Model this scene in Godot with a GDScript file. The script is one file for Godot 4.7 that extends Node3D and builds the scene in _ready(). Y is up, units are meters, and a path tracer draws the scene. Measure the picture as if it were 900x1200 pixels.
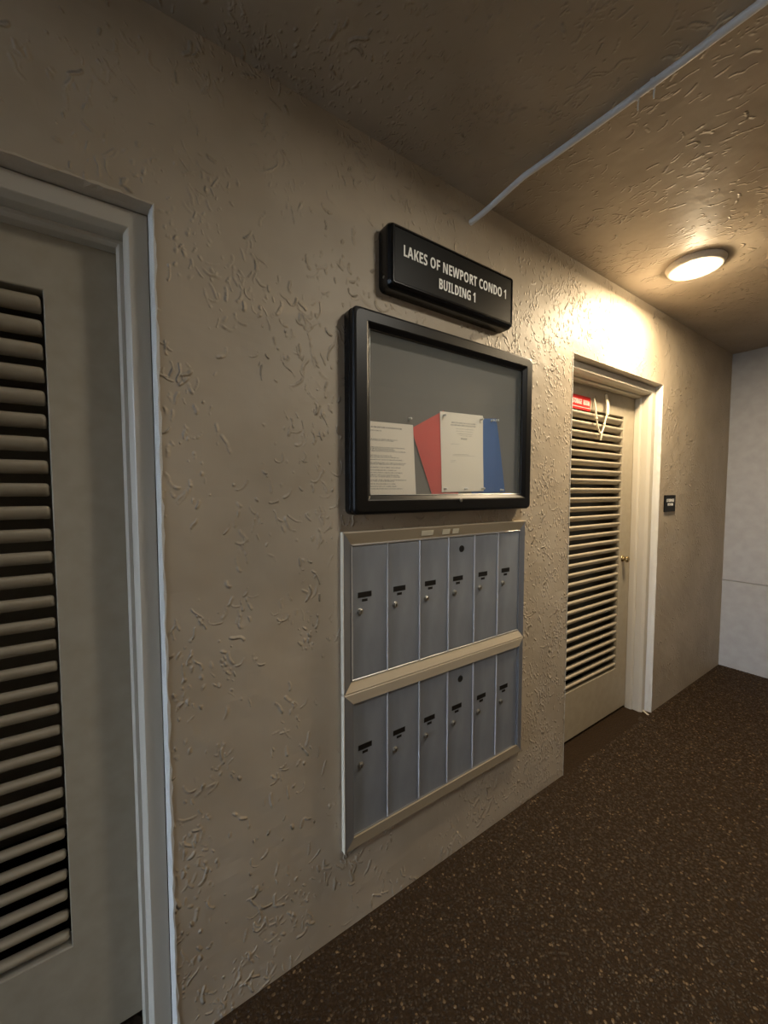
extends Node3D
# A condo corridor: stucco wall with two louvred doors, sign, notice case and two banks of mailboxes.
# x runs along the wall, y is up, z points from the wall into the corridor (wall face at z = 0).

const EYE := 1.383
const CEIL := 2.433
const END_X := 3.93
const OPEN_X := -3.2
var rng := RandomNumberGenerator.new()
var names := {}

# ---------------------------------------------------------------- naming
func numbered(called: String) -> String:
	var n = names.get(called, 0)
	names[called] = n + 1
	return called if n == 0 else "%s_%03d" % [called, n]

func thing(called: String, label: String, category: String, at := Vector3.ZERO, group := "") -> Node3D:
	var o := Node3D.new()
	o.name = numbered(called)
	add_child(o)
	o.position = at
	o.set_meta("label", label)
	o.set_meta("category", category)
	if group != "":
		o.set_meta("group", group)
	return o

func setting(called: String, label: String) -> Node3D:
	var o := Node3D.new()
	o.name = called
	add_child(o)
	o.set_meta("kind", "structure")
	o.set_meta("label", label)
	return o

func part(called: String, mesh: Mesh, mat: Material, parent: Node, at := Vector3.ZERO) -> MeshInstance3D:
	var m := MeshInstance3D.new()
	m.mesh = mesh
	m.material_override = mat
	m.name = called
	m.position = at
	m.cast_shadow = GeometryInstance3D.SHADOW_CASTING_SETTING_ON
	parent.add_child(m, true)
	return m

# ---------------------------------------------------------------- shapes
func mb() -> SurfaceTool:
	var st := SurfaceTool.new()
	st.begin(Mesh.PRIMITIVE_TRIANGLES)
	st.set_smooth_group(-1)
	return st

func done(st: SurfaceTool) -> ArrayMesh:
	st.generate_normals()
	return st.commit()

# a, b, c, d counter-clockwise seen from outside
func quad(st: SurfaceTool, a: Vector3, b: Vector3, c: Vector3, d: Vector3) -> void:
	for v in [a, c, b, a, d, c]:
		st.add_vertex(v)

# rings of equal length, each counter-clockwise seen from +z, stacked from back to front
func loft(st: SurfaceTool, rings: Array, closed := false, t := Transform3D.IDENTITY, smooth := -1) -> void:
	st.set_smooth_group(smooth)
	var n: int = rings[0].size()
	var count: int = rings.size() if closed else rings.size() - 1
	for i in count:
		var lo = rings[i]
		var hi = rings[(i + 1) % rings.size()]
		for j in n:
			var k := (j + 1) % n
			quad(st, t * lo[j], t * lo[k], t * hi[k], t * hi[j])
	if not closed:
		st.set_smooth_group(-1)
		var f = rings[-1]
		var b = rings[0]
		for j in range(1, n - 1):
			for v in [f[0], f[j + 1], f[j], b[0], b[j], b[j + 1]]:
				st.add_vertex(t * v)
	st.set_smooth_group(-1)

func rect_ring(x0: float, y0: float, x1: float, y1: float, z: float, r := 0.0, seg := 5) -> Array:
	var out := []
	if r <= 0.0:
		return [Vector3(x0, y0, z), Vector3(x1, y0, z), Vector3(x1, y1, z), Vector3(x0, y1, z)]
	var cs := [Vector2(x1 - r, y0 + r), Vector2(x1 - r, y1 - r), Vector2(x0 + r, y1 - r), Vector2(x0 + r, y0 + r)]
	for q in 4:
		for s in seg + 1:
			var a := -PI / 2 + q * PI / 2 + s * PI / 2 / seg
			out.append(Vector3(cs[q].x + r * cos(a), cs[q].y + r * sin(a), z))
	return out

func circle_ring(cx: float, cy: float, z: float, r: float, seg := 24) -> Array:
	var out := []
	for s in seg:
		var a := s * TAU / seg
		out.append(Vector3(cx + r * cos(a), cy + r * sin(a), z))
	return out

# box with chamfered edges
func cbox(st: SurfaceTool, lo: Vector3, hi: Vector3, c := 0.002, t := Transform3D.IDENTITY) -> void:
	var ring := func(i, z): return rect_ring(lo.x + i, lo.y + i, hi.x - i, hi.y - i, z, c, 1)
	loft(st, [ring.call(c, lo.z), ring.call(0.0, lo.z + c), ring.call(0.0, hi.z - c), ring.call(c, hi.z)], false, t)

func box_mesh(lo: Vector3, hi: Vector3, c := 0.002) -> ArrayMesh:
	var st := mb()
	cbox(st, lo, hi, c)
	return done(st)

# plain box, split into cells no longer than `cell` for even triplanar shading
func slab(st: SurfaceTool, lo: Vector3, hi: Vector3) -> void:
	loft(st, [rect_ring(lo.x, lo.y, hi.x, hi.y, lo.z), rect_ring(lo.x, lo.y, hi.x, hi.y, hi.z)])

func tube(st: SurfaceTool, pts: Array, r: float, seg := 10, cap := true) -> void:
	st.set_smooth_group(0)
	var rings := []
	var up := Vector3(0.31, 0.87, 0.38).normalized()
	for i in pts.size():
		var d: Vector3 = (pts[min(i + 1, pts.size() - 1)] - pts[max(i - 1, 0)]).normalized()
		var s := (up - d * up.dot(d)).normalized()
		up = s
		var w := d.cross(s)
		var ring := []
		for k in seg:
			var a := k * TAU / seg
			ring.append(pts[i] + (s * cos(a) + w * sin(a)) * r)
		rings.append(ring)
	for i in rings.size() - 1:
		for k in seg:
			var k2 := (k + 1) % seg
			quad(st, rings[i][k], rings[i][k2], rings[i + 1][k2], rings[i + 1][k])
	if cap:
		st.set_smooth_group(-1)
		var f = rings[-1]
		var b = rings[0]
		for j in range(1, seg - 1):
			for v in [f[0], f[j + 1], f[j], b[0], b[j], b[j + 1]]:
				st.add_vertex(v)

func smooth_path(pts: Array, step := 0.012) -> Array:
	var c := Curve3D.new()
	c.bake_interval = step
	for i in pts.size():
		var tan: Vector3 = (pts[min(i + 1, pts.size() - 1)] - pts[max(i - 1, 0)]) / 6.0
		c.add_point(pts[i], -tan, tan)
	return Array(c.get_baked_points())

# profile: Vector2(radius, height) revolved about +y (turned by t)
func lathe(st: SurfaceTool, prof: Array, seg := 28, t := Transform3D.IDENTITY) -> void:
	st.set_smooth_group(0)
	for i in prof.size() - 1:
		for k in seg:
			var a := k * TAU / seg
			var b := (k + 1) * TAU / seg
			var p := func(q, w): return t * Vector3(q.x * cos(w), q.y, -q.x * sin(w))
			quad(st, p.call(prof[i], a), p.call(prof[i], b), p.call(prof[i + 1], b), p.call(prof[i + 1], a))
	st.set_smooth_group(-1)

# words: standing letters with a little depth, centred on `at`, facing +z; `w` is the finished width
func words(s: String, w: float, h: float, mat: Material, parent: Node, at: Vector3, called := "lettering", font := "Droid Sans", weight := 700) -> MeshInstance3D:
	var f := SystemFont.new()
	f.font_names = PackedStringArray([font])
	f.font_weight = weight
	var tm := TextMesh.new()
	tm.text = s
	tm.font = f
	tm.font_size = 64
	tm.pixel_size = 0.01
	tm.depth = 0.04
	tm.curve_step = 1.0
	var bb := tm.get_aabb()
	var m := part(called, tm, mat, parent)
	var sx := w / bb.size.x
	var sy := h / bb.size.y
	m.scale = Vector3(sx, sy, 0.02)
	var c := bb.get_center()
	m.position = at - Vector3(c.x * sx, c.y * sy, 0)
	return m

# ---------------------------------------------------------------- materials
func mat(c: Color, rough := 0.6, metal := 0.0) -> StandardMaterial3D:
	var m := StandardMaterial3D.new()
	m.albedo_color = c
	m.roughness = rough
	m.metallic = metal
	m.cull_mode = BaseMaterial3D.CULL_DISABLED
	return m

func noise_tex(freq: float, c0: Color, c1: Color, sd := 1, octaves := 4, size := 512) -> NoiseTexture2D:
	var n := FastNoiseLite.new()
	n.noise_type = FastNoiseLite.TYPE_SIMPLEX_SMOOTH
	n.frequency = freq
	n.fractal_octaves = octaves
	n.seed = sd
	var t := NoiseTexture2D.new()
	t.width = size
	t.height = size
	t.seamless = true
	t.noise = n
	var g := Gradient.new()
	g.set_color(0, c0)
	g.set_color(1, c1)
	t.color_ramp = g
	return t

# trowelled stucco: clusters of short dragged ridges and small lumps on a gently uneven coat
func stucco_image(side: int, metres: float, sd: int, lean: float) -> Image:
	var r := RandomNumberGenerator.new()
	r.seed = sd
	var px := side / metres
	var h := PackedFloat32Array()
	h.resize(side * side)
	var low := FastNoiseLite.new()
	low.seed = sd
	low.frequency = 1.0
	# broad unevenness, periodic by sampling a torus
	var coarse := 128
	var cg := PackedFloat32Array()
	cg.resize(coarse * coarse)
	for y in coarse:
		for x in coarse:
			var a := x * TAU / coarse
			var b := y * TAU / coarse
			var v := 0.0
			v += low.get_noise_3d(cos(a) * 2.2 + 3.0 * cos(b), sin(a) * 2.2 + 7.0, sin(b) * 3.0) * 0.5
			v += low.get_noise_3d(cos(a) * 7.0 + 9.0 * cos(b), sin(a) * 7.0 - 5.0, sin(b) * 9.0) * 0.22
			cg[y * coarse + x] = v
	var k := float(coarse) / side
	for y in side:
		var fy := y * k
		var y0 := int(fy)
		var ty := fy - y0
		var ra := (y0 % coarse) * coarse
		var rb := ((y0 + 1) % coarse) * coarse
		for x in side:
			var fx := x * k
			var x0 := int(fx)
			var tx := fx - x0
			var x1 := (x0 + 1) % coarse
			h[y * side + x] = lerpf(lerpf(cg[ra + x0], cg[ra + x1], tx), lerpf(cg[rb + x0], cg[rb + x1], tx), ty) * 0.34 + 0.25
	var clusters := int(115.0 * metres * metres) + 210
	for c in clusters:
		var rough := c >= clusters - 210
		var cx := r.randf_range(1.12, 1.80) * px if rough else r.randf() * side
		var cy := r.randf() * side
		var dirn := r.randfn(lean, 0.25)
		var spread := r.randf_range(0.02, 0.07) * px
		var amp := r.randf_range(0.35, 1.0)
		var dense := rough or r.randf() < 0.3
		for s in r.randi_range(5, 24 if dense else 10):
			var x := cx + r.randfn(0.0, spread * 0.7)
			var y := cy + r.randfn(0.0, spread * 1.2)
			var d := dirn + r.randfn(0.0, 0.38)
			var len := r.randf_range(0.002, 0.016 if dense else 0.05) * px
			var w := r.randf_range(0.0014, 0.0028) * px
			var steep := 1.0 if r.randf() < 0.5 else -1.0
			var bend := r.randfn(0.0, 0.03)
			var top := amp * r.randf_range(0.35, 1.0)
			var travelled := 0.0
			var wob := 0.0
			var lump := r.randf()
			while travelled < len:
				var ends := clampf(minf(travelled + 0.8, len - travelled + 0.8) / (w * 1.6), 0.25, 1.0)
				lump = clampf(lump + r.randfn(0.0, 0.22), 0.15, 1.0)
				wob = wob * 0.75 + r.randfn(0.0, 0.14)
				d += bend + wob * 0.4
				var nx := -sin(d)
				var ny := cos(d)
				var peak := 0.25 + top * ends * lump * 0.72
				var rad := int(ceil(w * 2.6))
				var ix := int(x)
				var iy := int(y)
				for oy in range(-rad, rad + 1):
					var yy := posmod(iy + oy, side)
					for ox in range(-rad, rad + 1):
						var px_ := ix + ox - x
						var py_ := iy + oy - y
						var across := (px_ * nx + py_ * ny) / w * steep
						var along := (px_ * ny - py_ * nx) / w
						var q := across * across * (1.9 if across > 0 else 0.5) + along * along * 0.9
						if q < 4.5:
							var at := yy * side + posmod(ix + ox, side)
							h[at] = maxf(h[at], lerpf(h[at], peak, exp(-q)))
				x += ny * 1.6
				y -= nx * 1.6
				travelled += 1.6
	var im := Image.create_from_data(side, side, false, Image.FORMAT_RF, h.to_byte_array())
	return im

func print_image(w: int, hgt: int, sd: int, paper: Color, rows: Array) -> ImageTexture:
	# rows: [y fraction, x from, x to, thickness px, darkness]
	var r := RandomNumberGenerator.new()
	r.seed = sd
	var im := Image.create_empty(w, hgt, true, Image.FORMAT_RGBA8)
	im.fill(paper)
	for row in rows:
		var y := int(row[0] * hgt)
		var x := row[1] * w as float
		while x < row[2] * w:
			var word := r.randf_range(4, 22)
			var e := minf(x + word, row[2] * w)
			var g := x
			while g < e:
				var gl := r.randf_range(1.0, 3.0)
				var tall: int = row[3] * 2 + (2 if r.randf() < 0.3 else 0)
				var dk: float = row[4] * r.randf_range(0.55, 1.0)
				im.fill_rect(Rect2i(int(g), y - tall, int(maxf(1.0, gl)), tall), paper.lerp(Color(0.12, 0.12, 0.13), dk))
				g += gl + 1.0
			x = e + r.randf_range(3, 5)
	im.generate_mipmaps()
	return ImageTexture.create_from_image(im)

var M := {}
func make_materials() -> void:
	var hm := ImageTexture.create_from_image(stucco_image(2048, 2.4, 11, 1.45))
	var stucco := mat(Color(0.70, 0.652, 0.58), 0.52)
	stucco.metallic_specular = 0.4
	stucco.albedo_texture = noise_tex(0.012, Color(0.90, 0.89, 0.875), Color(1, 1, 1), 5)
	stucco.uv1_triplanar = true
	stucco.uv1_world_triplanar = true
	stucco.uv1_scale = Vector3.ONE / 2.4
	stucco.uv1_triplanar_sharpness = 8.0
	stucco.heightmap_enabled = true
	stucco.heightmap_texture = hm
	stucco.heightmap_scale = 1.1
	M.stucco = stucco
	var roof: StandardMaterial3D = stucco.duplicate()
	roof.uv1_offset = Vector3(0.37, 0.0, 0.21)
	M.roof = roof
	var fl := mat(Color(0.20, 0.143, 0.08), 0.75)
	fl.metallic_specular = 0.3
	fl.albedo_texture = noise_tex(0.09, Color(0.70, 0.69, 0.67), Color(1, 1, 1), 8, 5, 1024)
	fl.uv1_triplanar = true
	fl.uv1_world_triplanar = true
	fl.uv1_scale = Vector3.ONE / 1.3
	var fn := FastNoiseLite.new()
	fn.seed = 21
	fn.frequency = 0.08
	var ft := NoiseTexture2D.new()
	ft.width = 1024
	ft.height = 1024
	ft.seamless = true
	ft.noise = fn
	fl.heightmap_enabled = true
	fl.heightmap_texture = ft
	fl.heightmap_scale = 0.4
	M.floor = fl
	var pb := mat(Color(1, 1, 1), 0.45)
	pb.metallic_specular = 0.35
	pb.vertex_color_use_as_albedo = true
	M.pebble = pb
	var white_wall := mat(Color(0.64, 0.64, 0.645), 0.55)
	white_wall.albedo_texture = noise_tex(0.02, Color(0.93, 0.93, 0.92), Color(1, 1, 1), 14)
	white_wall.uv1_triplanar = true
	M.end_wall = white_wall
	var dp := mat(Color(0.66, 0.62, 0.545), 0.45)
	dp.albedo_texture = noise_tex(0.03, Color(0.94, 0.935, 0.92), Color(1, 1, 1), 17)
	dp.uv1_triplanar = true
	M.door = dp
	M.trim = mat(Color(0.72, 0.69, 0.63), 0.4)
	var rv := mat(Color(0.78, 0.77, 0.74), 0.5)
	rv.uv1_triplanar = true
	rv.uv1_world_triplanar = true
	rv.uv1_scale = Vector3.ONE * 4.0
	rv.heightmap_enabled = true
	rv.heightmap_texture = ft
	rv.heightmap_scale = 0.12
	M.reveal = rv
	M.head_return = mat(Color(0.70, 0.652, 0.58), 0.52)
	M.closet = mat(Color(0.62, 0.59, 0.53), 0.8)
	M.black = mat(Color(0.018, 0.019, 0.022), 0.42)
	M.black.metallic_specular = 0.35
	M.black_face = mat(Color(0.018, 0.017, 0.016), 0.45)
	M.black_face.metallic_specular = 0.3
	M.black_metal = mat(Color(0.028, 0.032, 0.042), 0.26, 0.0)
	M.letter = mat(Color(0.88, 0.88, 0.86), 0.5)
	M.alu = mat(Color(0.60, 0.61, 0.62), 0.42, 0.7)
	M.edge = mat(Color(0.80, 0.76, 0.68), 0.45)
	M.bead = mat(Color(0.74, 0.74, 0.75), 0.4, 0.1)
	M.alu_edge = mat(Color(0.80, 0.80, 0.80), 0.35, 0.8)
	var ad := mat(Color(0.60, 0.625, 0.66), 0.42, 0.4)
	ad.albedo_texture = noise_tex(0.006, Color(0.88, 0.88, 0.88), Color(1, 1, 1), 31)
	ad.uv1_triplanar = true
	ad.uv1_scale = Vector3(3, 1, 3)
	M.mail_door = ad
	var af := mat(Color(0.50, 0.505, 0.52), 0.42, 0.45)
	M.mail_frame = af
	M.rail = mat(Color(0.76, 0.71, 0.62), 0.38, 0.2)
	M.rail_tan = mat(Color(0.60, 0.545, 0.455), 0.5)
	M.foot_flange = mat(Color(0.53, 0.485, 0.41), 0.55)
	M.slot = mat(Color(0.028, 0.024, 0.022), 0.5)
	M.chrome = mat(Color(0.62, 0.61, 0.58), 0.3, 0.9)
	M.dark = mat(Color(0.03, 0.03, 0.03), 0.6)
	M.sticker = mat(Color(0.82, 0.79, 0.70), 0.6)
	M.board = mat(Color(0.42, 0.405, 0.38), 0.85)
	var gl := StandardMaterial3D.new()
	gl.transparency = BaseMaterial3D.TRANSPARENCY_ALPHA
	gl.albedo_color = Color(0.9, 0.95, 0.95, 0.04)
	gl.roughness = 0.03
	gl.metallic_specular = 0.5
	M.glass = gl
	M.red_paper = mat(Color(0.80, 0.26, 0.22), 0.7)
	M.blue_paper = mat(Color(0.06, 0.34, 0.62), 0.7)
	M.red_sign = mat(Color(0.78, 0.10, 0.09), 0.45)
	M.cord = mat(Color(0.85, 0.81, 0.72), 0.7)
	M.pipe = mat(Color(0.84, 0.85, 0.86), 0.4)
	M.brass = mat(Color(0.70, 0.62, 0.46), 0.25, 0.9)
	M.rim = mat(Color(0.80, 0.77, 0.72), 0.4)
	M.outside = mat(Color(0.36, 0.37, 0.36), 0.9)

# ---------------------------------------------------------------- builders
const IN := 0.012
# A louvred door in its opening: x0..x1 clear opening in the plaster, top is its height
func louvre_door(called: String, label: String, x0: float, x1: float, top: float, stile: float, sd: int, paint: Material, frame_paint: Material) -> Node3D:
	var d := setting(called, label)
	var r := RandomNumberGenerator.new()
	r.seed = sd
	# painted plaster return: splayed, with a ragged paint line on the wall face
	var splay := 0.008
	var zf := -0.034
	for side in 3:
		var st := mb()
		var n := 90
		var prev := []
		for i in n + 1:
			var f := float(i) / n
			var over := 0.0025 + r.randf_range(-0.002, 0.0035)
			var wob := r.randf_range(-0.0012, 0.0012)
			var cs := [Vector2(over, 0.0016), Vector2(-0.001 + wob, 0.0018), Vector2(-0.003 + wob, -0.003), Vector2(-splay * 0.8, -0.016), Vector2(-splay, zf)]
			var row := []
			for c in cs:
				match side:
					0: row.append(Vector3(x1 + c.x, f * (top + c.x), c.y))
					1: row.append(Vector3(x0 - c.x, f * (top + c.x), c.y))
					2: row.append(Vector3(lerpf(x0 - c.x, x1 + c.x, f), top + c.x, c.y))
			if i > 0:
				for j in cs.size() - 1:
					if side == 0:
						quad(st, prev[j], row[j], row[j + 1], prev[j + 1])
					elif side == 1:
						quad(st, prev[j + 1], row[j + 1], row[j], prev[j])
					else:
						quad(st, prev[j + 1], row[j + 1], row[j], prev[j])
			prev = row
		part("plaster_return", done(st), M.reveal if side < 2 else M.head_return, d)
	# frame: face, rounded jamb, stop, as one swept profile mitred round both sides and the head
	var a0 := x0 + splay
	var a1 := x1 - splay
	var at := top - splay
	var prof := [Vector2(0.002, -0.20), Vector2(0.002, zf), Vector2(0.038, zf), Vector2(0.040, zf - 0.002), Vector2(0.0478, zf - 0.016), Vector2(0.0485, zf - 0.020), Vector2(0.0485, -0.084), Vector2(0.0560, -0.084), Vector2(0.0575, -0.086), Vector2(0.0618, -0.094), Vector2(0.062, -0.122), Vector2(0.049, -0.122), Vector2(0.049, -0.20)]
	var fs := mb()
	for j in prof.size() - 1:
		var p: Vector2 = prof[j]
		var q: Vector2 = prof[j + 1]
		quad(fs, Vector3(a1 - p.x, 0, p.y), Vector3(a1 - p.x, at - p.x, p.y), Vector3(a1 - q.x, at - q.x, q.y), Vector3(a1 - q.x, 0, q.y))
		quad(fs, Vector3(a0 + q.x, 0, q.y), Vector3(a0 + q.x, at - q.x, q.y), Vector3(a0 + p.x, at - p.x, p.y), Vector3(a0 + p.x, 0, p.y))
		quad(fs, Vector3(a0 + q.x, at - q.x, q.y), Vector3(a1 - q.x, at - q.x, q.y), Vector3(a1 - p.x, at - p.x, p.y), Vector3(a0 + p.x, at - p.x, p.y))
	part("door_frame", done(fs), frame_paint, d)
	# leaf with one louvred opening
	var l0 := a0 + 0.051
	var l1 := a1 - 0.051
	var lt := at - 0.051
	var zb := -0.168
	var zt := -0.124
	var lb := 0.014
	var o0 := l0 + stile
	var o1 := l1 - stile
	var ob := 0.288
	var ot := 1.826
	var ls := mb()
	loft(ls, [rect_ring(l0, lb, l1, lt, zb), rect_ring(l0, lb, l1, lt, zt - 0.002), rect_ring(l0 + 0.002, lb + 0.002, l1 - 0.002, lt - 0.002, zt), rect_ring(o0 - 0.002, ob - 0.002, o1 + 0.002, ot + 0.002, zt), rect_ring(o0, ob, o1, ot, zt - 0.002), rect_ring(o0, ob, o1, ot, zb)], true)
	part("door_leaf", done(ls), paint, d)
	# slats: flat oval blades that fall towards the corridor
	var oval := []
	for k in 14:
		var w := k * TAU / 14
		oval.append(Vector3(cos(w) * 0.0215, sin(w) * 0.0115, 0))
	var wide := o1 - o0 - 0.010
	var ring2 := []
	for v in oval:
		ring2.append(v + Vector3(0, 0, wide))
	var inset := func(ring, s, z): return ring.map(func(v): return Vector3(v.x * s, v.y * s, z))
	var sst := mb()
	loft(sst, [inset.call(oval, 0.55, 0.0), inset.call(oval, 0.9, 0.0022), inset.call(oval, 1.0, 0.006), inset.call(oval, 1.0, wide - 0.006), inset.call(oval, 0.9, wide - 0.0022), inset.call(oval, 0.55, wide)], false, Transform3D(Basis(Vector3(0, 0, -1), Vector3(0, 1, 0), Vector3(1, 0, 0)), Vector3.ZERO), 0)
	var blade := done(sst)
	var n_slats := 30
	var pitch := (ot - ob) / n_slats
	for i in n_slats:
		var s := part("slat", blade, paint, d, Vector3(o0 + 0.005, ob + (i + 0.42) * pitch, -0.140))
		s.rotation.x = deg_to_rad(-33.0 + r.randf_range(-1.2, 1.2))
	# threshold strip under the leaf
	return d

func mailbox_bank(label: String, y_top: float, y_bot: float, d_top: float, d_bot: float, y_label: float, y_slot: float, y_lock: float, y_hole: float, top_mat: Material, bot_mat: Material, group: String, z_top: float, z_bot: float) -> Node3D:
	var X0 := 0.543
	var X1 := 1.398
	var I0 := 0.574
	var I1 := 1.374
	var t := thing("mailbox_bank", label, "mailboxes", Vector3(X0, y_bot, 0), group)
	var o := Vector3(-X0, -y_bot, 0)
	var zo := 0.017
	var zi := 0.008
	# four flange pieces mitred at the corners; each slopes back to the doors
	var outer := [Vector2(X0, y_bot), Vector2(X1, y_bot), Vector2(X1, y_top), Vector2(X0, y_top)]
	var inner := [Vector2(I0, d_bot), Vector2(I1, d_bot), Vector2(I1, d_top), Vector2(I0, d_top)]
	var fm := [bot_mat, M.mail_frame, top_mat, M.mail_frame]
	for k in 4:
		var k2 := (k + 1) % 4
		var st := mb()
		var v := func(p, z): return Vector3(p.x, p.y, z) + o
		# depth of the inner edge at either end of this piece
		var za: float = [z_bot, z_bot, z_top, z_top][k]
		var zc: float = [z_bot, z_top, z_top, z_bot][k]
		var oa: Vector2 = outer[k]
		var ob_: Vector2 = outer[k2]
		var ia: Vector2 = inner[k]
		var ib: Vector2 = inner[k2]
		var ea := oa.lerp(ia, 0.08)
		var eb := ob_.lerp(ib, 0.08)
		var rows := [[oa, ob_, 0.0], [oa, ob_, zo - 0.002], [ea, eb, zo], [oa.lerp(ia, 0.93), ob_.lerp(ib, 0.93), zi], [ia, ib, zi], [ia, ib, -0.01]]
		for j in rows.size() - 1:
			var p = rows[j]
			var q = rows[j + 1]
			var h := [p[2], p[2], q[2], q[2]]
			for e in 4:
				if is_equal_approx(h[e], zi):
					h[e] = za if e == 0 or e == 3 else zc
			quad(st, v.call(p[0], h[0]), v.call(p[1], h[1]), v.call(q[1], h[2]), v.call(q[0], h[3]))
		part("flange", done(st), fm[k], t)
	# bright lip along the top of the doors and at their foot
	part("top_lip", box_mesh(Vector3(I0, d_top - 0.004, 0.002) + o, Vector3(I1, d_top + 0.001, 0.0115) + o, 0.0012), M.alu_edge, t)
	part("bottom_lip", box_mesh(Vector3(I0, d_bot - 0.001, 0.001) + o, Vector3(I1, d_bot + 0.0035, 0.0095) + o, 0.0012), M.alu_edge if bot_mat == M.rail else M.mail_frame, t)
	part("back_plate", box_mesh(Vector3(I0, d_bot, -0.012) + o, Vector3(I1, d_top, 0.0005) + o, 0.001), M.dark, t)
	part("edge_trim", box_mesh(Vector3(X0 - 0.0022, y_bot, 0.0) + o, Vector3(X0 - 0.0001, y_top - 0.001, 0.0175) + o, 0.0004), M.edge, t)
	part("divider", box_mesh(Vector3(I0 - 0.002, d_bot + 0.003, 0.001) + o, Vector3(I0 + 0.0028, d_top - 0.004, 0.0105) + o, 0.0012), M.bead, t)
	var pitch := (I1 - I0) / 6.0
	for i in 6:
		var x := I0 + i * pitch
		var door := part("mailbox_door", box_mesh(Vector3(0.0045, d_bot - y_bot + 0.004, 0.001), Vector3(pitch - 0.0035, d_top - y_bot - 0.0045, 0.0075), 0.0011), M.mail_door, t, Vector3(x - X0, 0, 0))
		# hinge bead along the right edge of each door
		part("divider", box_mesh(Vector3(pitch - 0.0032, d_bot - y_bot + 0.003, 0.001), Vector3(pitch + 0.0012, d_top - y_bot - 0.004, 0.0108), 0.0012), M.bead if i < 5 else M.mail_frame, t, Vector3(x - X0, 0, 0))
		var lx := 0.047
		var ly := y_label - y_bot
		var st := mb()
		loft(st, [rect_ring(lx - 0.0245, ly - 0.0085, lx + 0.0245, ly + 0.0085, 0.0070), rect_ring(lx - 0.0245, ly - 0.0085, lx + 0.0245, ly + 0.0085, 0.0084), rect_ring(lx - 0.022, ly - 0.0062, lx + 0.022, ly + 0.0062, 0.0084), rect_ring(lx - 0.022, ly - 0.0062, lx + 0.022, ly + 0.0062, 0.0070)], true)
		part("name_frame", done(st), M.slot, door)
		part("name_slot", box_mesh(Vector3(lx - 0.0222, ly - 0.0064, 0.0072), Vector3(lx + 0.0222, ly + 0.0064, 0.0079), 0.0002), M.slot, door)
		var sy := y_slot - y_bot
		part("number_slot", box_mesh(Vector3(lx - 0.010, sy - 0.0042, 0.0070), Vector3(lx + 0.010, sy + 0.0042, 0.0083), 0.0004), M.slot, door)
		var ky := y_lock - y_bot
		var ks := mb()
		var kx := 0.030
		loft(ks, [circle_ring(kx, ky, 0.006, 0.0105, 18), circle_ring(kx, ky, 0.0088, 0.0105, 18), circle_ring(kx, ky, 0.0098, 0.0092, 18), circle_ring(kx, ky, 0.0098, 0.0078, 18), circle_ring(kx, ky, 0.0135, 0.0074, 18), circle_ring(kx, ky, 0.0142, 0.0066, 18)])
		part("lock", done(ks), M.chrome, door)
		part("keyhole", box_mesh(Vector3(kx - 0.0009, ky - 0.0042, 0.0138), Vector3(kx + 0.0009, ky + 0.0042, 0.0146), 0.0002), M.dark, door)
		if i == 3:
			var hs := mb()
			var hy := y_hole - y_bot
			loft(hs, [circle_ring(0.064, hy, 0.0070, 0.0125), circle_ring(0.064, hy, 0.0086, 0.0125), circle_ring(0.064, hy, 0.0092, 0.0105), circle_ring(0.064, hy, 0.0080, 0.0088)])
			part("master_lock", done(hs), M.dark, door)
	return t

func sheet(c: Array, z: Array, bulge: float, sd: int, n := 14) -> ArrayMesh:
	# c: top-left, top-right, bottom-right, bottom-left; z likewise
	var r := RandomNumberGenerator.new()
	r.seed = sd
	var st := SurfaceTool.new()
	st.begin(Mesh.PRIMITIVE_TRIANGLES)
	st.set_smooth_group(0)
	var ph := r.randf() * 6.0
	var P := func(u: float, v: float):
		var xy: Vector2 = (c[0] as Vector2).lerp(c[1], u).lerp((c[3] as Vector2).lerp(c[2], u), v)
		var zz: float = lerpf(lerpf(z[0], z[1], u), lerpf(z[3], z[2], u), v)
		zz += bulge * (sin(PI * u) * 0.7 + 0.3 * sin(u * 5.0 + ph + v * 2.0)) * sin(PI * clampf(v, 0.02, 0.98))
		return Vector3(xy.x, xy.y, zz)
	for j in n:
		for i in n:
			var q := [Vector2(i, j + 1), Vector2(i + 1, j + 1), Vector2(i + 1, j), Vector2(i, j)]
			for k in [0, 2, 1, 0, 3, 2]:
				var uv: Vector2 = q[k] / n
				st.set_uv(uv)
				st.add_vertex(P.call(uv.x, uv.y))
	st.generate_normals()
	return st.commit()

func pushpin(at: Vector3, label: String) -> void:
	var t := thing("pushpin", label, "pushpin", at, "clear pushpins on the notice board")
	var st := mb()
	lathe(st, [Vector2(0.0, 0.014), Vector2(0.0035, 0.0135), Vector2(0.0045, 0.0115), Vector2(0.0028, 0.0095), Vector2(0.0026, 0.005), Vector2(0.005, 0.003), Vector2(0.0048, 0.001), Vector2(0.0, 0.0)].map(func(v): return v) , 12, Transform3D(Basis(Vector3.RIGHT, PI / 2), Vector3.ZERO))
	part("head", done(st), M.letter, t)

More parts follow.
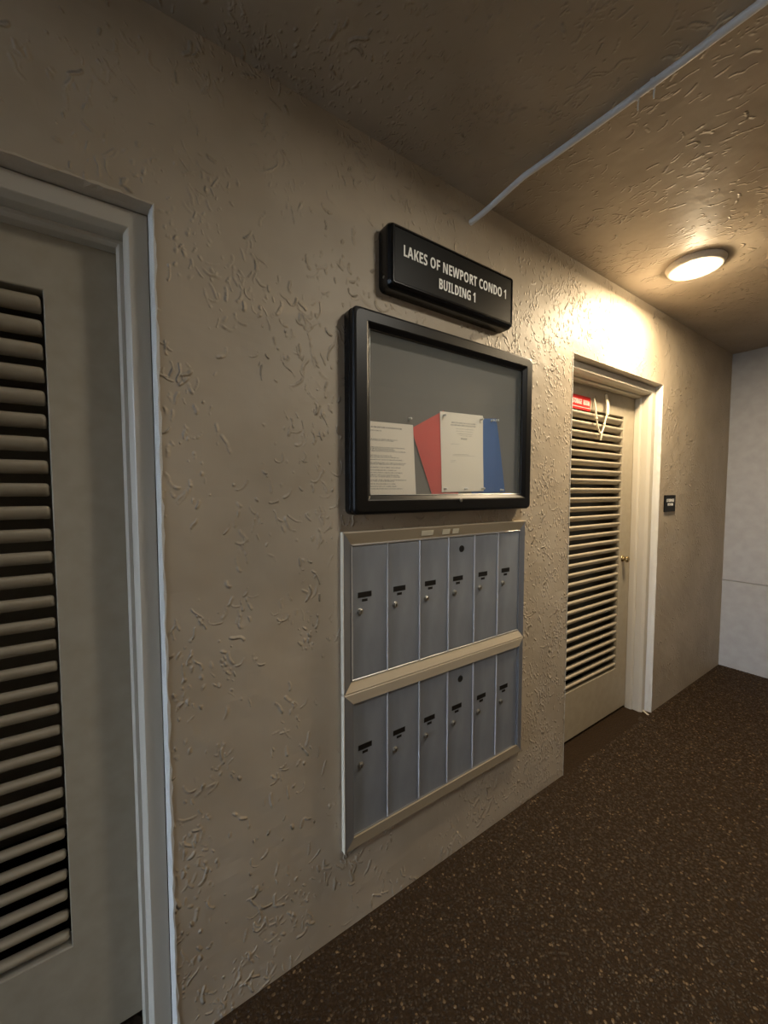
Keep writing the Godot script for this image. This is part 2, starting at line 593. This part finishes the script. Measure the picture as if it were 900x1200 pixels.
# ---------------------------------------------------------------- scene
func _ready() -> void:
	rng.seed = 7
	var cam := Camera3D.new()
	cam.name = "camera"
	cam.keep_aspect = Camera3D.KEEP_HEIGHT
	cam.fov = rad_to_deg(2.0 * atan(600.0 / 457.9))
	cam.position = Vector3(0, EYE, 1.03)
	cam.rotation = Vector3(deg_to_rad(-3.03), deg_to_rad(-34.13), 0)
	cam.near = 0.02
	add_child(cam)
	cam.current = true
	var we := WorldEnvironment.new()
	we.name = "environment"
	var env := Environment.new()
	env.background_mode = Environment.BG_SKY
	var sky := Sky.new()
	var sm := ProceduralSkyMaterial.new()
	sm.sky_top_color = Color(0.62, 0.70, 0.80)
	sm.sky_horizon_color = Color(0.76, 0.80, 0.86)
	sm.ground_bottom_color = Color(0.30, 0.31, 0.32)
	sm.ground_horizon_color = Color(0.68, 0.71, 0.75)
	sm.energy_multiplier = 24.0
	sky.sky_material = sm
	env.sky = sky
	env.tonemap_mode = Environment.TONE_MAPPER_LINEAR
	env.tonemap_exposure = 1.1
	env.sdfgi_enabled = true
	env.ssao_enabled = true
	env.ssil_enabled = true
	we.environment = env
	add_child(we)
	make_materials()
	build_shell()
	build_lamp(Vector3(2.235, CEIL, 0.295), "round glowing disc light on the ceiling above the storage door", Color(1.0, 0.90, 0.74), 3.5, 0.03)
	build_lamp(Vector3(1.08, CEIL, 0.98), "large round ceiling disc light nearer the camera, out of the frame", Color(1.0, 0.97, 0.91), 1.15, 0.003, 1.5)
	louvre_door("door_1", "cream louvred door at the left edge of the photo", -0.895, 0.081, 2.016, 0.1476, 3, M.door, M.trim)
	louvre_door("door_2", "cream louvred storage door right of the mailboxes under the ceiling light", 1.751, 2.717, 2.020, 0.140, 4, M.door, M.trim)
	build_door_things()
	build_sign()
	build_case()
	build_mail()
	build_conduit()
	build_small()

func build_shell() -> void:
	var w := setting("wall_back", "tan trowelled stucco wall carrying the doors, sign, notice case and mailboxes")
	var st := mb()
	var zb := -0.16
	for b in [[OPEN_X, -0.895, 0.0, CEIL], [-0.895, 0.081, 2.016, CEIL], [0.081, 1.751, 0.0, CEIL], [1.751, 2.717, 2.020, CEIL], [2.717, END_X + 0.12, 0.0, CEIL]]:
		slab(st, Vector3(b[0], b[2], zb), Vector3(b[1], b[3], 0.0))
	part("plaster", done(st), M.stucco, w)
	var f := setting("wall_front", "plain stucco wall across the corridor behind the camera")
	part("plaster", slab_mesh(Vector3(OPEN_X, 0, 2.35), Vector3(END_X + 0.12, CEIL, 2.5)), M.stucco, f)
	var e := setting("wall_end", "white panelled wall closing the far end of the corridor")
	part("panel", box_mesh(Vector3(END_X, 0.0, -0.16), Vector3(END_X + 0.03, 0.686, 2.35), 0.002), M.end_wall, e)
	part("panel", box_mesh(Vector3(END_X, 0.689, -0.16), Vector3(END_X + 0.03, CEIL, 2.35), 0.002), M.end_wall, e)
	part("backing", slab_mesh(Vector3(END_X + 0.03, 0, -0.16), Vector3(END_X + 0.12, CEIL, 2.35)), M.end_wall, e)
	var l := setting("wall_left", "stucco wall beside the open doorway at the near end of the corridor")
	part("plaster", slab_mesh(Vector3(OPEN_X, 0, 0.95), Vector3(OPEN_X + 0.15, CEIL, 2.35)), M.stucco, l)
	var c := setting("ceiling", "trowelled stucco ceiling of the corridor")
	part("plaster", slab_mesh(Vector3(OPEN_X, CEIL, -1.1), Vector3(END_X + 0.12, CEIL + 0.18, 2.5)), M.roof, c)
	var g := setting("floor", "dark brown speckled aggregate floor of the corridor")
	part("slab", slab_mesh(Vector3(OPEN_X, -0.2, -1.1), Vector3(END_X + 0.12, 0.0, 2.5)), M.floor, g)
	# closets behind the louvres
	for x in [[-1.0, 0.2], [1.65, 2.85]]:
		var k := setting(numbered("wall_closet"), "unlit closet behind a louvred door")
		var s := mb()
		slab(s, Vector3(x[0], 0, -1.1), Vector3(x[1], CEIL, -1.0))
		slab(s, Vector3(x[0] - 0.08, 0, -1.1), Vector3(x[0], CEIL, zb))
		slab(s, Vector3(x[1], 0, -1.1), Vector3(x[1] + 0.08, CEIL, zb))
		part("lining", done(s), M.closet, k)
	var o := setting("ground", "open ground outside the end of the corridor")
	part("paving", slab_mesh(Vector3(-40, -0.25, -20), Vector3(OPEN_X, -0.03, 20)), M.outside, o)
	# aggregate: small smooth stones set in the floor
	var pst := mb()
	lathe(pst, [Vector2(1.0, 0.0), Vector2(0.82, 0.55), Vector2(0.42, 0.9), Vector2(0.0, 1.0)], 7)
	var pm := done(pst)
	var mm := MultiMesh.new()
	mm.transform_format = MultiMesh.TRANSFORM_3D
	mm.use_colors = true
	mm.mesh = pm
	var tones := [Color(0.034, 0.0190, 0.0078), Color(0.026, 0.0145, 0.0060), Color(0.042, 0.0245, 0.0105), Color(0.020, 0.0112, 0.0050), Color(0.030, 0.0170, 0.0072), Color(0.026, 0.0150, 0.0065), Color(0.034, 0.0195, 0.0080), Color(0.024, 0.0138, 0.0060), Color(0.03, 0.0170, 0.0073), Color(0.13, 0.084, 0.042)]
	var xs := []
	for i in 120000:
		var p := Vector3(rng.randf_range(-0.6, END_X), 0.0, rng.randf_range(0.004, 2.3))
		xs.append(p)
	mm.instance_count = xs.size()
	for i in xs.size():
		var s := rng.randf_range(0.0020, 0.0048)
		var b := Basis(Vector3.UP, rng.randf() * TAU) * Basis(Vector3.RIGHT, rng.randfn(0.0, 0.12)) * Basis.from_scale(Vector3(s * rng.randf_range(0.8, 1.5), s * rng.randf_range(0.25, 0.55), s))
		mm.set_instance_transform(i, Transform3D(b, xs[i]))
		mm.set_instance_color(i, tones[rng.randi() % tones.size()] * rng.randf_range(0.55, 1.1))
	var mi := MultiMeshInstance3D.new()
	mi.multimesh = mm
	mi.material_override = M.pebble
	mi.name = "aggregate"
	mi.set_meta("kind", "stuff")
	g.add_child(mi)

func slab_mesh(lo: Vector3, hi: Vector3) -> ArrayMesh:
	var st := mb()
	slab(st, lo, hi)
	return done(st)

func build_lamp(at: Vector3, label: String, tint: Color, power: float, side: float, k := 1.0) -> void:
	var t := thing("ceiling_light", label, "ceiling light", at)
	var st := mb()
	lathe(st, [Vector2(0.0, 0.0), Vector2(0.112, 0.0), Vector2(0.114, -0.004), Vector2(0.108, -0.020), Vector2(0.102, -0.026), Vector2(0.092, -0.027), Vector2(0.088, -0.022), Vector2(0.086, -0.010), Vector2(0.0, -0.010)].map(func(v): return Vector2(v.x * k, v.y)), 48)
	part("rim", done(st), M.rim, t)
	var ds := mb()
	lathe(ds, [Vector2(0.087, -0.020), Vector2(0.084, -0.027), Vector2(0.070, -0.033), Vector2(0.045, -0.037), Vector2(0.0, -0.039)].map(func(v): return Vector2(v.x * k, v.y)), 40)
	var glow := mat(Color(1, 0.97, 0.9), 0.5)
	glow.emission_enabled = true
	glow.emission = Color(1.0, 0.93, 0.78)
	glow.emission_energy_multiplier = 6.0
	part("diffuser", done(ds), glow, t)
	var a := AreaLight3D.new()
	a.name = "disc_glow"
	a.area_size = Vector2(0.15, 0.15) * k
	a.light_color = tint
	a.light_energy = power
	a.shadow_enabled = true
	a.rotation.x = -PI / 2
	a.position = Vector3(0, -0.042, 0)
	t.add_child(a)
	var o := OmniLight3D.new()
	o.name = "side_glow"
	o.light_color = tint
	o.light_energy = power * side
	o.light_size = 0.03
	o.omni_range = 12.0
	o.omni_attenuation = 2.0
	o.shadow_enabled = true
	o.position = Vector3(0, -0.075, 0)
	t.add_child(o)

func build_door_things() -> void:
	# knob belongs to the storage door
	var d := get_node("door_2")
	var st := mb()
	lathe(st, [Vector2(0.0, 0.038), Vector2(0.010, 0.0375), Vector2(0.0175, 0.034), Vector2(0.0195, 0.027), Vector2(0.017, 0.019), Vector2(0.011, 0.014), Vector2(0.010, 0.009), Vector2(0.019, 0.006), Vector2(0.021, 0.0)], 24, Transform3D(Basis(Vector3.RIGHT, PI / 2), Vector3(2.560, 0.968, -0.124)))
	part("knob", done(st), M.brass, d)
	# red sign on the top rail
	var s := thing("door_sign", "small red sign with white lettering at the top of the storage door", "sign", Vector3(2.044, 1.853, -0.1235))
	part("plate", box_mesh(Vector3(-0.09, -0.037, 0), Vector3(0.09, 0.037, 0.003), 0.0008), M.red_sign, s)
	words("STORAGE", 0.088, 0.026, M.letter, s, Vector3(-0.040, 0.004, 0.0034))
	words("ROOM", 0.060, 0.026, M.letter, s, Vector3(0.050, 0.004, 0.0034))
	part("rule", box_mesh(Vector3(-0.085, -0.025, 0.0029), Vector3(0.085, -0.022, 0.0036), 0.0002), M.letter, s)
	# cord hung on the door
	var c := thing("cord_loop", "knotted white cord hanging in a loop from the top of the storage door", "cord", Vector3(2.16, 1.885, -0.11))
	var o := Vector3(2.16, 1.885, -0.11)
	var tb := mb()
	tube(tb, smooth_path([Vector3(2.166, 1.892, -0.118) - o, Vector3(2.163, 1.84, -0.108) - o, Vector3(2.168, 1.78, -0.104) - o, Vector3(2.190, 1.725, -0.103) - o, Vector3(2.216, 1.700, -0.102) - o, Vector3(2.242, 1.735, -0.102) - o, Vector3(2.262, 1.78, -0.103) - o, Vector3(2.284, 1.815, -0.105) - o]), 0.0042, 8)
	part("loop", done(tb), M.cord, c)
	tb = mb()
	tube(tb, smooth_path([Vector3(2.284, 1.925, -0.116) - o, Vector3(2.279, 1.87, -0.106) - o, Vector3(2.277, 1.815, -0.104) - o]), 0.0055, 8)
	tube(tb, smooth_path([Vector3(2.292, 1.925, -0.116) - o, Vector3(2.294, 1.87, -0.106) - o, Vector3(2.290, 1.815, -0.104) - o]), 0.0055, 8)
	part("strand", done(tb), M.cord, c)
	tb = mb()
	tube(tb, smooth_path([Vector3(2.222, 1.712, -0.100) - o, Vector3(2.214, 1.695, -0.097) - o, Vector3(2.210, 1.664, -0.100) - o]), 0.0042, 8)
	part("tail", done(tb), M.cord, c)
	for p in [Vector3(2.217, 1.703, -0.101), Vector3(2.284, 1.813, -0.104), Vector3(2.168, 1.78, -0.104), Vector3(2.250, 1.755, -0.103)]:
		var k := SphereMesh.new()
		k.radius = 0.0075
		k.height = 0.017
		k.radial_segments = 12
		k.rings = 8
		part("knot", k, M.cord, c, p - o)
	for p in [Vector3(2.166, 1.893, -0.124), Vector3(2.288, 1.928, -0.124)]:
		var hk := mb()
		tube(hk, smooth_path([Vector3(0, 0, 0), Vector3(0, 0, 0.008), Vector3(0, 0.004, 0.013), Vector3(0, 0.010, 0.012)], 0.003), 0.002, 8)
		part("hook", done(hk), M.chrome, c, p - o)
	# plaque beside the door
	var pq := thing("plaque", "small black room plaque on the wall right of the storage door", "plaque", Vector3(2.867, 1.307, 0.0))
	part("plate", box_mesh(Vector3(-0.080, -0.052, 0.0), Vector3(0.080, 0.052, 0.007), 0.0015), M.black_face, pq)
	words("STORAGE", 0.110, 0.019, M.letter, pq, Vector3(0.0, 0.019, 0.0073))
	words("ROOM", 0.078, 0.017, M.letter, pq, Vector3(0.002, -0.006, 0.0073))
	# something dark on the rail of the left door, cut by the photo's edge
	var dp := thing("door_plate", "small dark plate on the top rail of the left louvred door", "plate", Vector3(-0.308, 1.925, -0.1235))
	part("plate", box_mesh(Vector3(-0.08, -0.027, 0), Vector3(0.08, 0.027, 0.004), 0.002), M.black_face, dp)
	# chips at the foot of the jamb
	var ch := thing("paint_chip", "pale paint sliver on the floor at the foot of the storage door jamb", "debris", Vector3(2.69, 0.003, -0.03))
	var cs := mb()
	cbox(cs, Vector3(-0.045, 0, -0.006), Vector3(0.045, 0.004, 0.006), 0.0015, Transform3D(Basis(Vector3.UP, 0.95), Vector3.ZERO))
	part("sliver", done(cs), M.trim, ch)
	var dk := thing("leaf_scrap", "dark curled scrap on the floor in front of the storage door", "debris", Vector3(2.58, 0.003, 0.0))
	var dm := sheet([Vector2(-0.02, 0.010), Vector2(0.024, 0.014), Vector2(0.02, -0.008), Vector2(-0.024, -0.012)], [0.0, 0.004, 0.0, 0.002], 0.008, 5, 6)
	var dmi := part("scrap", dm, mat(Color(0.20, 0.15, 0.09), 0.8), dk)
	dmi.rotation.x = -PI / 2

func build_sign() -> void:
	var x0 := 0.678
	var x1 := 1.250
	var y0 := 1.991
	var y1 := 2.183
	var t := thing("building_sign", "long black sign with white lettering above the notice case", "sign", Vector3((x0 + x1) / 2, (y0 + y1) / 2, 0))
	var w := (x1 - x0) / 2
	var h := (y1 - y0) / 2
	var st := mb()
	var rr := func(i, z): return rect_ring(-w + i, -h + i, w - i, h - i, z, maxf(0.020 - i, 0.004), 5)
	loft(st, [rr.call(0.001, 0.0), rr.call(0.0, 0.004), rr.call(0.0, 0.040), rr.call(0.002, 0.046), rr.call(0.007, 0.055), rr.call(0.013, 0.060), rr.call(0.016, 0.060), rr.call(0.018, 0.056)])
	part("housing", done(st), M.black_metal, t)
	part("face", box_mesh(Vector3(-w + 0.018, -h + 0.018, 0.050), Vector3(w - 0.018, h - 0.018, 0.0585), 0.0008), M.black_face, t)
	words("LAKES OF NEWPORT CONDO 1", 0.470, 0.0335, M.letter, t, Vector3(0.001, 0.0185, 0.0590), "lettering", "Droid Sans", 700)
	words("BUILDING 1", 0.166, 0.0325, M.letter, t, Vector3(-0.008, -0.036, 0.0590), "lettering", "Droid Sans", 700)
	var sc := mb()
	loft(sc, [circle_ring(0, 0, 0.0, 0.0045, 12), circle_ring(0, 0, 0.0015, 0.004, 12)], false, Transform3D(Basis(Vector3.UP, -PI / 2), Vector3(-w + 0.0005, -h + 0.035, 0.028)))
	part("screw", done(sc), M.chrome, t)

func build_case() -> void:
	var x0 := 0.558
	var x1 := 1.380
	var y0 := 1.313
	var y1 := 1.910
	var g0 := 0.619
	var g1 := 1.328
	var h0 := 1.371
	var h1 := 1.857
	var b := Vector3((x0 + x1) / 2, y0, 0)
	var t := thing("notice_case", "wide black framed glass notice case above the mailboxes", "notice case", b)
	var R := func(i, z): return rect_ring(x0 + i - b.x, y0 + i - b.y, x1 - i - b.x, y1 - i - b.y, z, 0.018, 5)
	var G := func(i, z): return rect_ring(g0 - i - b.x, h0 - i - b.y, g1 + i - b.x, h1 + i - b.y, z, 0.004, 5)
	var body := mb()
	loft(body, [R.call(0.0, 0.0), R.call(0.0, 0.026), R.call(0.003, 0.029), G.call(0.028, 0.029), G.call(0.028, 0.005), G.call(0.030, 0.005), G.call(0.030, 0.0)], true)
	part("case_body", done(body), M.black_metal, t)
	var fr := mb()
	loft(fr, [R.call(0.003, 0.029), R.call(0.001, 0.031), R.call(0.001, 0.046), R.call(0.004, 0.052), R.call(0.010, 0.054), G.call(0.016, 0.054), G.call(0.012, 0.052), G.call(0.001, 0.043), G.call(0.0, 0.040), G.call(0.0, 0.030)], true)
	part("door_frame", done(fr), M.black, t)
	var bead := mb()
	loft(bead, [G.call(0.0015, 0.0335), G.call(0.0015, 0.0420), G.call(-0.0022, 0.0410), G.call(-0.0022, 0.0335)], true)
	part("glazing_bead", done(bead), M.black_metal, t)
	part("glass_stop", box_mesh(Vector3(g0, h0, 0.0390) - Vector3(b.x, b.y, 0), Vector3(g1, h0 + 0.0026, 0.0415) - Vector3(b.x, b.y, 0), 0.0008), M.alu_edge, t)
	part("glass_stop", box_mesh(Vector3(g0, h0, 0.0390) - Vector3(b.x, b.y, 0), Vector3(g0 + 0.0018, h1, 0.0420) - Vector3(b.x, b.y, 0), 0.0006), M.alu_edge, t)
	part("backboard", box_mesh(Vector3(g0 - 0.030, h0 - 0.030, 0.001) - Vector3(b.x, b.y, 0), Vector3(g1 + 0.030, h1 + 0.030, 0.006) - Vector3(b.x, b.y, 0), 0.0005), M.board, t)
	part("glass", box_mesh(Vector3(g0 - 0.001, h0 - 0.001, 0.0350) - Vector3(b.x, b.y, 0), Vector3(g1 + 0.001, h1 + 0.001, 0.0385) - Vector3(b.x, b.y, 0), 0.0003), M.glass, t)
	var lk := mb()
	var lx := 0.985 - b.x
	var ly := 1.352 - b.y
	loft(lk, [circle_ring(lx, ly, 0.050, 0.006, 16), circle_ring(lx, ly, 0.0562, 0.006, 16), circle_ring(lx, ly, 0.0572, 0.005, 16)])
	part("lock", done(lk), M.chrome, t)
	# sheets inside
	var p1 := mat(Color(1, 1, 1), 0.75)
	var rows := [[0.075, 0.12, 0.78, 4, 0.95], [0.115, 0.12, 0.40, 3, 0.8]]
	for y in [0.22, 0.235, 0.32, 0.335, 0.35, 0.365, 0.42, 0.44, 0.47, 0.51, 0.525, 0.565, 0.60, 0.63, 0.66, 0.68, 0.72, 0.735, 0.77, 0.80, 0.83]:
		rows.append([y, 0.12, rng.randf_range(0.55, 0.86), 3, 0.7])
	p1.albedo_texture = print_image(384, 496, 3, Color(0.92, 0.89, 0.83), rows)
	p1.cull_mode = BaseMaterial3D.CULL_DISABLED
	var a := thing("letter", "white printed letter at the lower left of the notice case", "paper", Vector3(0.706, 1.346, 0.009))
	part("sheet", sheet([Vector2(-0.112, 0.250), Vector2(0.098, 0.254), Vector2(0.116, 0.0), Vector2(-0.106, 0.0)], [0.001, 0.004, 0.002, 0.001], 0.004, 2), p1, a)
	var rp := thing("red_sheet", "tilted red sheet of paper left of the white notice in the case", "paper", Vector3(0.87, 1.345, 0.008))
	part("sheet", sheet([Vector2(-0.072, 0.244), Vector2(0.072, 0.318), Vector2(0.150, 0.02), Vector2(0.032, 0.0)], [0.004, 0.002, 0.001, 0.001], 0.003, 4), M.red_paper, rp)
	var p2 := mat(Color(1, 1, 1), 0.75)
	p2.albedo_texture = print_image(384, 496, 9, Color(0.94, 0.91, 0.85), [[0.135, 0.24, 0.80, 4, 0.62], [0.165, 0.22, 0.80, 4, 0.62], [0.205, 0.34, 0.76, 2, 0.45], [0.235, 0.34, 0.74, 2, 0.4], [0.265, 0.36, 0.72, 2, 0.45], [0.29, 0.40, 0.70, 2, 0.4], [0.335, 0.44, 0.60, 5, 0.75], [0.40, 0.20, 0.40, 2, 0.3], [0.53, 0.25, 0.62, 2, 0.42], [0.545, 0.25, 0.78, 2, 0.35], [0.61, 0.20, 0.30, 2, 0.4], [0.63, 0.20, 0.27, 2, 0.35]])
	var q := thing("notice", "white pinned notice between the red and blue sheets in the case", "paper", Vector3(1.034, 1.38, 0.011))
	part("sheet", sheet([Vector2(-0.112, 0.278), Vector2(0.102, 0.285), Vector2(0.112, 0.004), Vector2(-0.101, 0.0)], [0.002, 0.003, 0.002, 0.002], 0.005, 6), p2, q)
	var bp := thing("blue_sheet", "blue sheet of paper at the right of the white notice in the case", "paper", Vector3(1.17, 1.375, 0.008))
	part("sheet", sheet([Vector2(-0.10, 0.274), Vector2(0.045, 0.288), Vector2(0.103, 0.004), Vector2(-0.085, 0.0)], [0.001, 0.003, 0.003, 0.001], 0.004, 8), M.blue_paper, bp)
	for s in [[0.793, 1.619, 0.006, "pushpin in the bare board above the white letter"], [0.937, 1.645, 0.014, "pushpin at the top left corner of the white notice"], [1.122, 1.650, 0.015, "pushpin at the top right corner of the white notice"], [1.185, 1.652, 0.011, "pushpin at the top of the blue sheet"], [1.212, 1.655, 0.011, "pushpin at the top right corner of the blue sheet"], [1.045, 1.392, 0.014, "pushpin in the middle of the white notice's bottom edge"], [1.135, 1.394, 0.014, "pushpin at the bottom right corner of the white notice"], [1.245, 1.388, 0.011, "pushpin at the bottom right corner of the blue sheet"], [0.945, 1.392, 0.013, "pushpin at the bottom left corner of the white notice"]]:
		pushpin(Vector3(s[0], s[1], s[2]), s[3])

func build_mail() -> void:
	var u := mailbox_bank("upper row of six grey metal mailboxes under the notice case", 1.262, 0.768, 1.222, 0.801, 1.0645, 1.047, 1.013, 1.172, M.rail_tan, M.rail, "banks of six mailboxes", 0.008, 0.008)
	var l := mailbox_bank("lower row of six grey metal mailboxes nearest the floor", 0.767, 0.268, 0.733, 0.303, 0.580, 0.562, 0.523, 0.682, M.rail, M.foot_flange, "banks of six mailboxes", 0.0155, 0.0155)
	var o := Vector3(0.543, 0.768, 0)
	for s in [[0.842, 0.894, 1.232, 1.250], [0.937, 0.972, 1.231, 1.250], [0.986, 1.016, 1.231, 1.250]]:
		var st := mb()
		cbox(st, Vector3(-(s[1] - s[0]) / 2, -(s[3] - s[2]) / 2, -0.0004), Vector3((s[1] - s[0]) / 2, (s[3] - s[2]) / 2, 0.0006), 0.0003)
		var p := part("sticker", done(st), M.sticker, u, Vector3((s[0] + s[1]) / 2, (s[2] + s[3]) / 2, 0.0141) - o)
		p.rotation.x = 0.24
	var pl := mb()
	cbox(pl, Vector3(-0.045, -0.010, -0.0004), Vector3(0.045, 0.010, 0.001), 0.0005)
	var pp := part("maker_plate", done(pl), mat(Color(0.33, 0.29, 0.22), 0.5, 0.4), l, Vector3(0.97, 0.7525, 0.0136) - Vector3(0.543, 0.268, 0))
	pp.rotation.x = 0.24

func build_conduit() -> void:
	var c := thing("conduit", "thin white conduit pipe running across the ceiling and into the wall", "pipe", Vector3(1.15, CEIL, 1.0))
	var o := Vector3(1.15, CEIL, 1.0)
	var pts := smooth_path([Vector3(1.178, 2.421, 2.34) - o, Vector3(1.172, 2.420, 1.6) - o, Vector3(1.165, 2.419, 0.95) - o, Vector3(1.155, 2.420, 0.50) - o, Vector3(1.138, 2.418, 0.23) - o, Vector3(1.128, 2.412, 0.18) - o, Vector3(1.110, 2.388, 0.115) - o, Vector3(1.090, 2.362, 0.055) - o, Vector3(1.068, 2.340, -0.02) - o], 0.02)
	var st := mb()
	tube(st, pts, 0.0095, 14)
	part("pipe", done(st), M.pipe, c)
	for z in [0.508, 0.545]:
		var tie := mb()
		var x: float = 1.156
		lathe(tie, [Vector2(0.0115, -0.003), Vector2(0.0115, 0.003)], 20, Transform3D(Basis(Vector3.RIGHT, PI / 2), Vector3(x, 2.420, z) - o))
		tube(tie, [Vector3(x + 0.008, 2.412, z) - o, Vector3(x + 0.014, 2.403, z - 0.004) - o, Vector3(x + 0.017, 2.395, z - 0.005) - o], 0.0018, 6)
		part("cable_tie", done(tie), M.pipe, c)

func build_small() -> void:
	pass
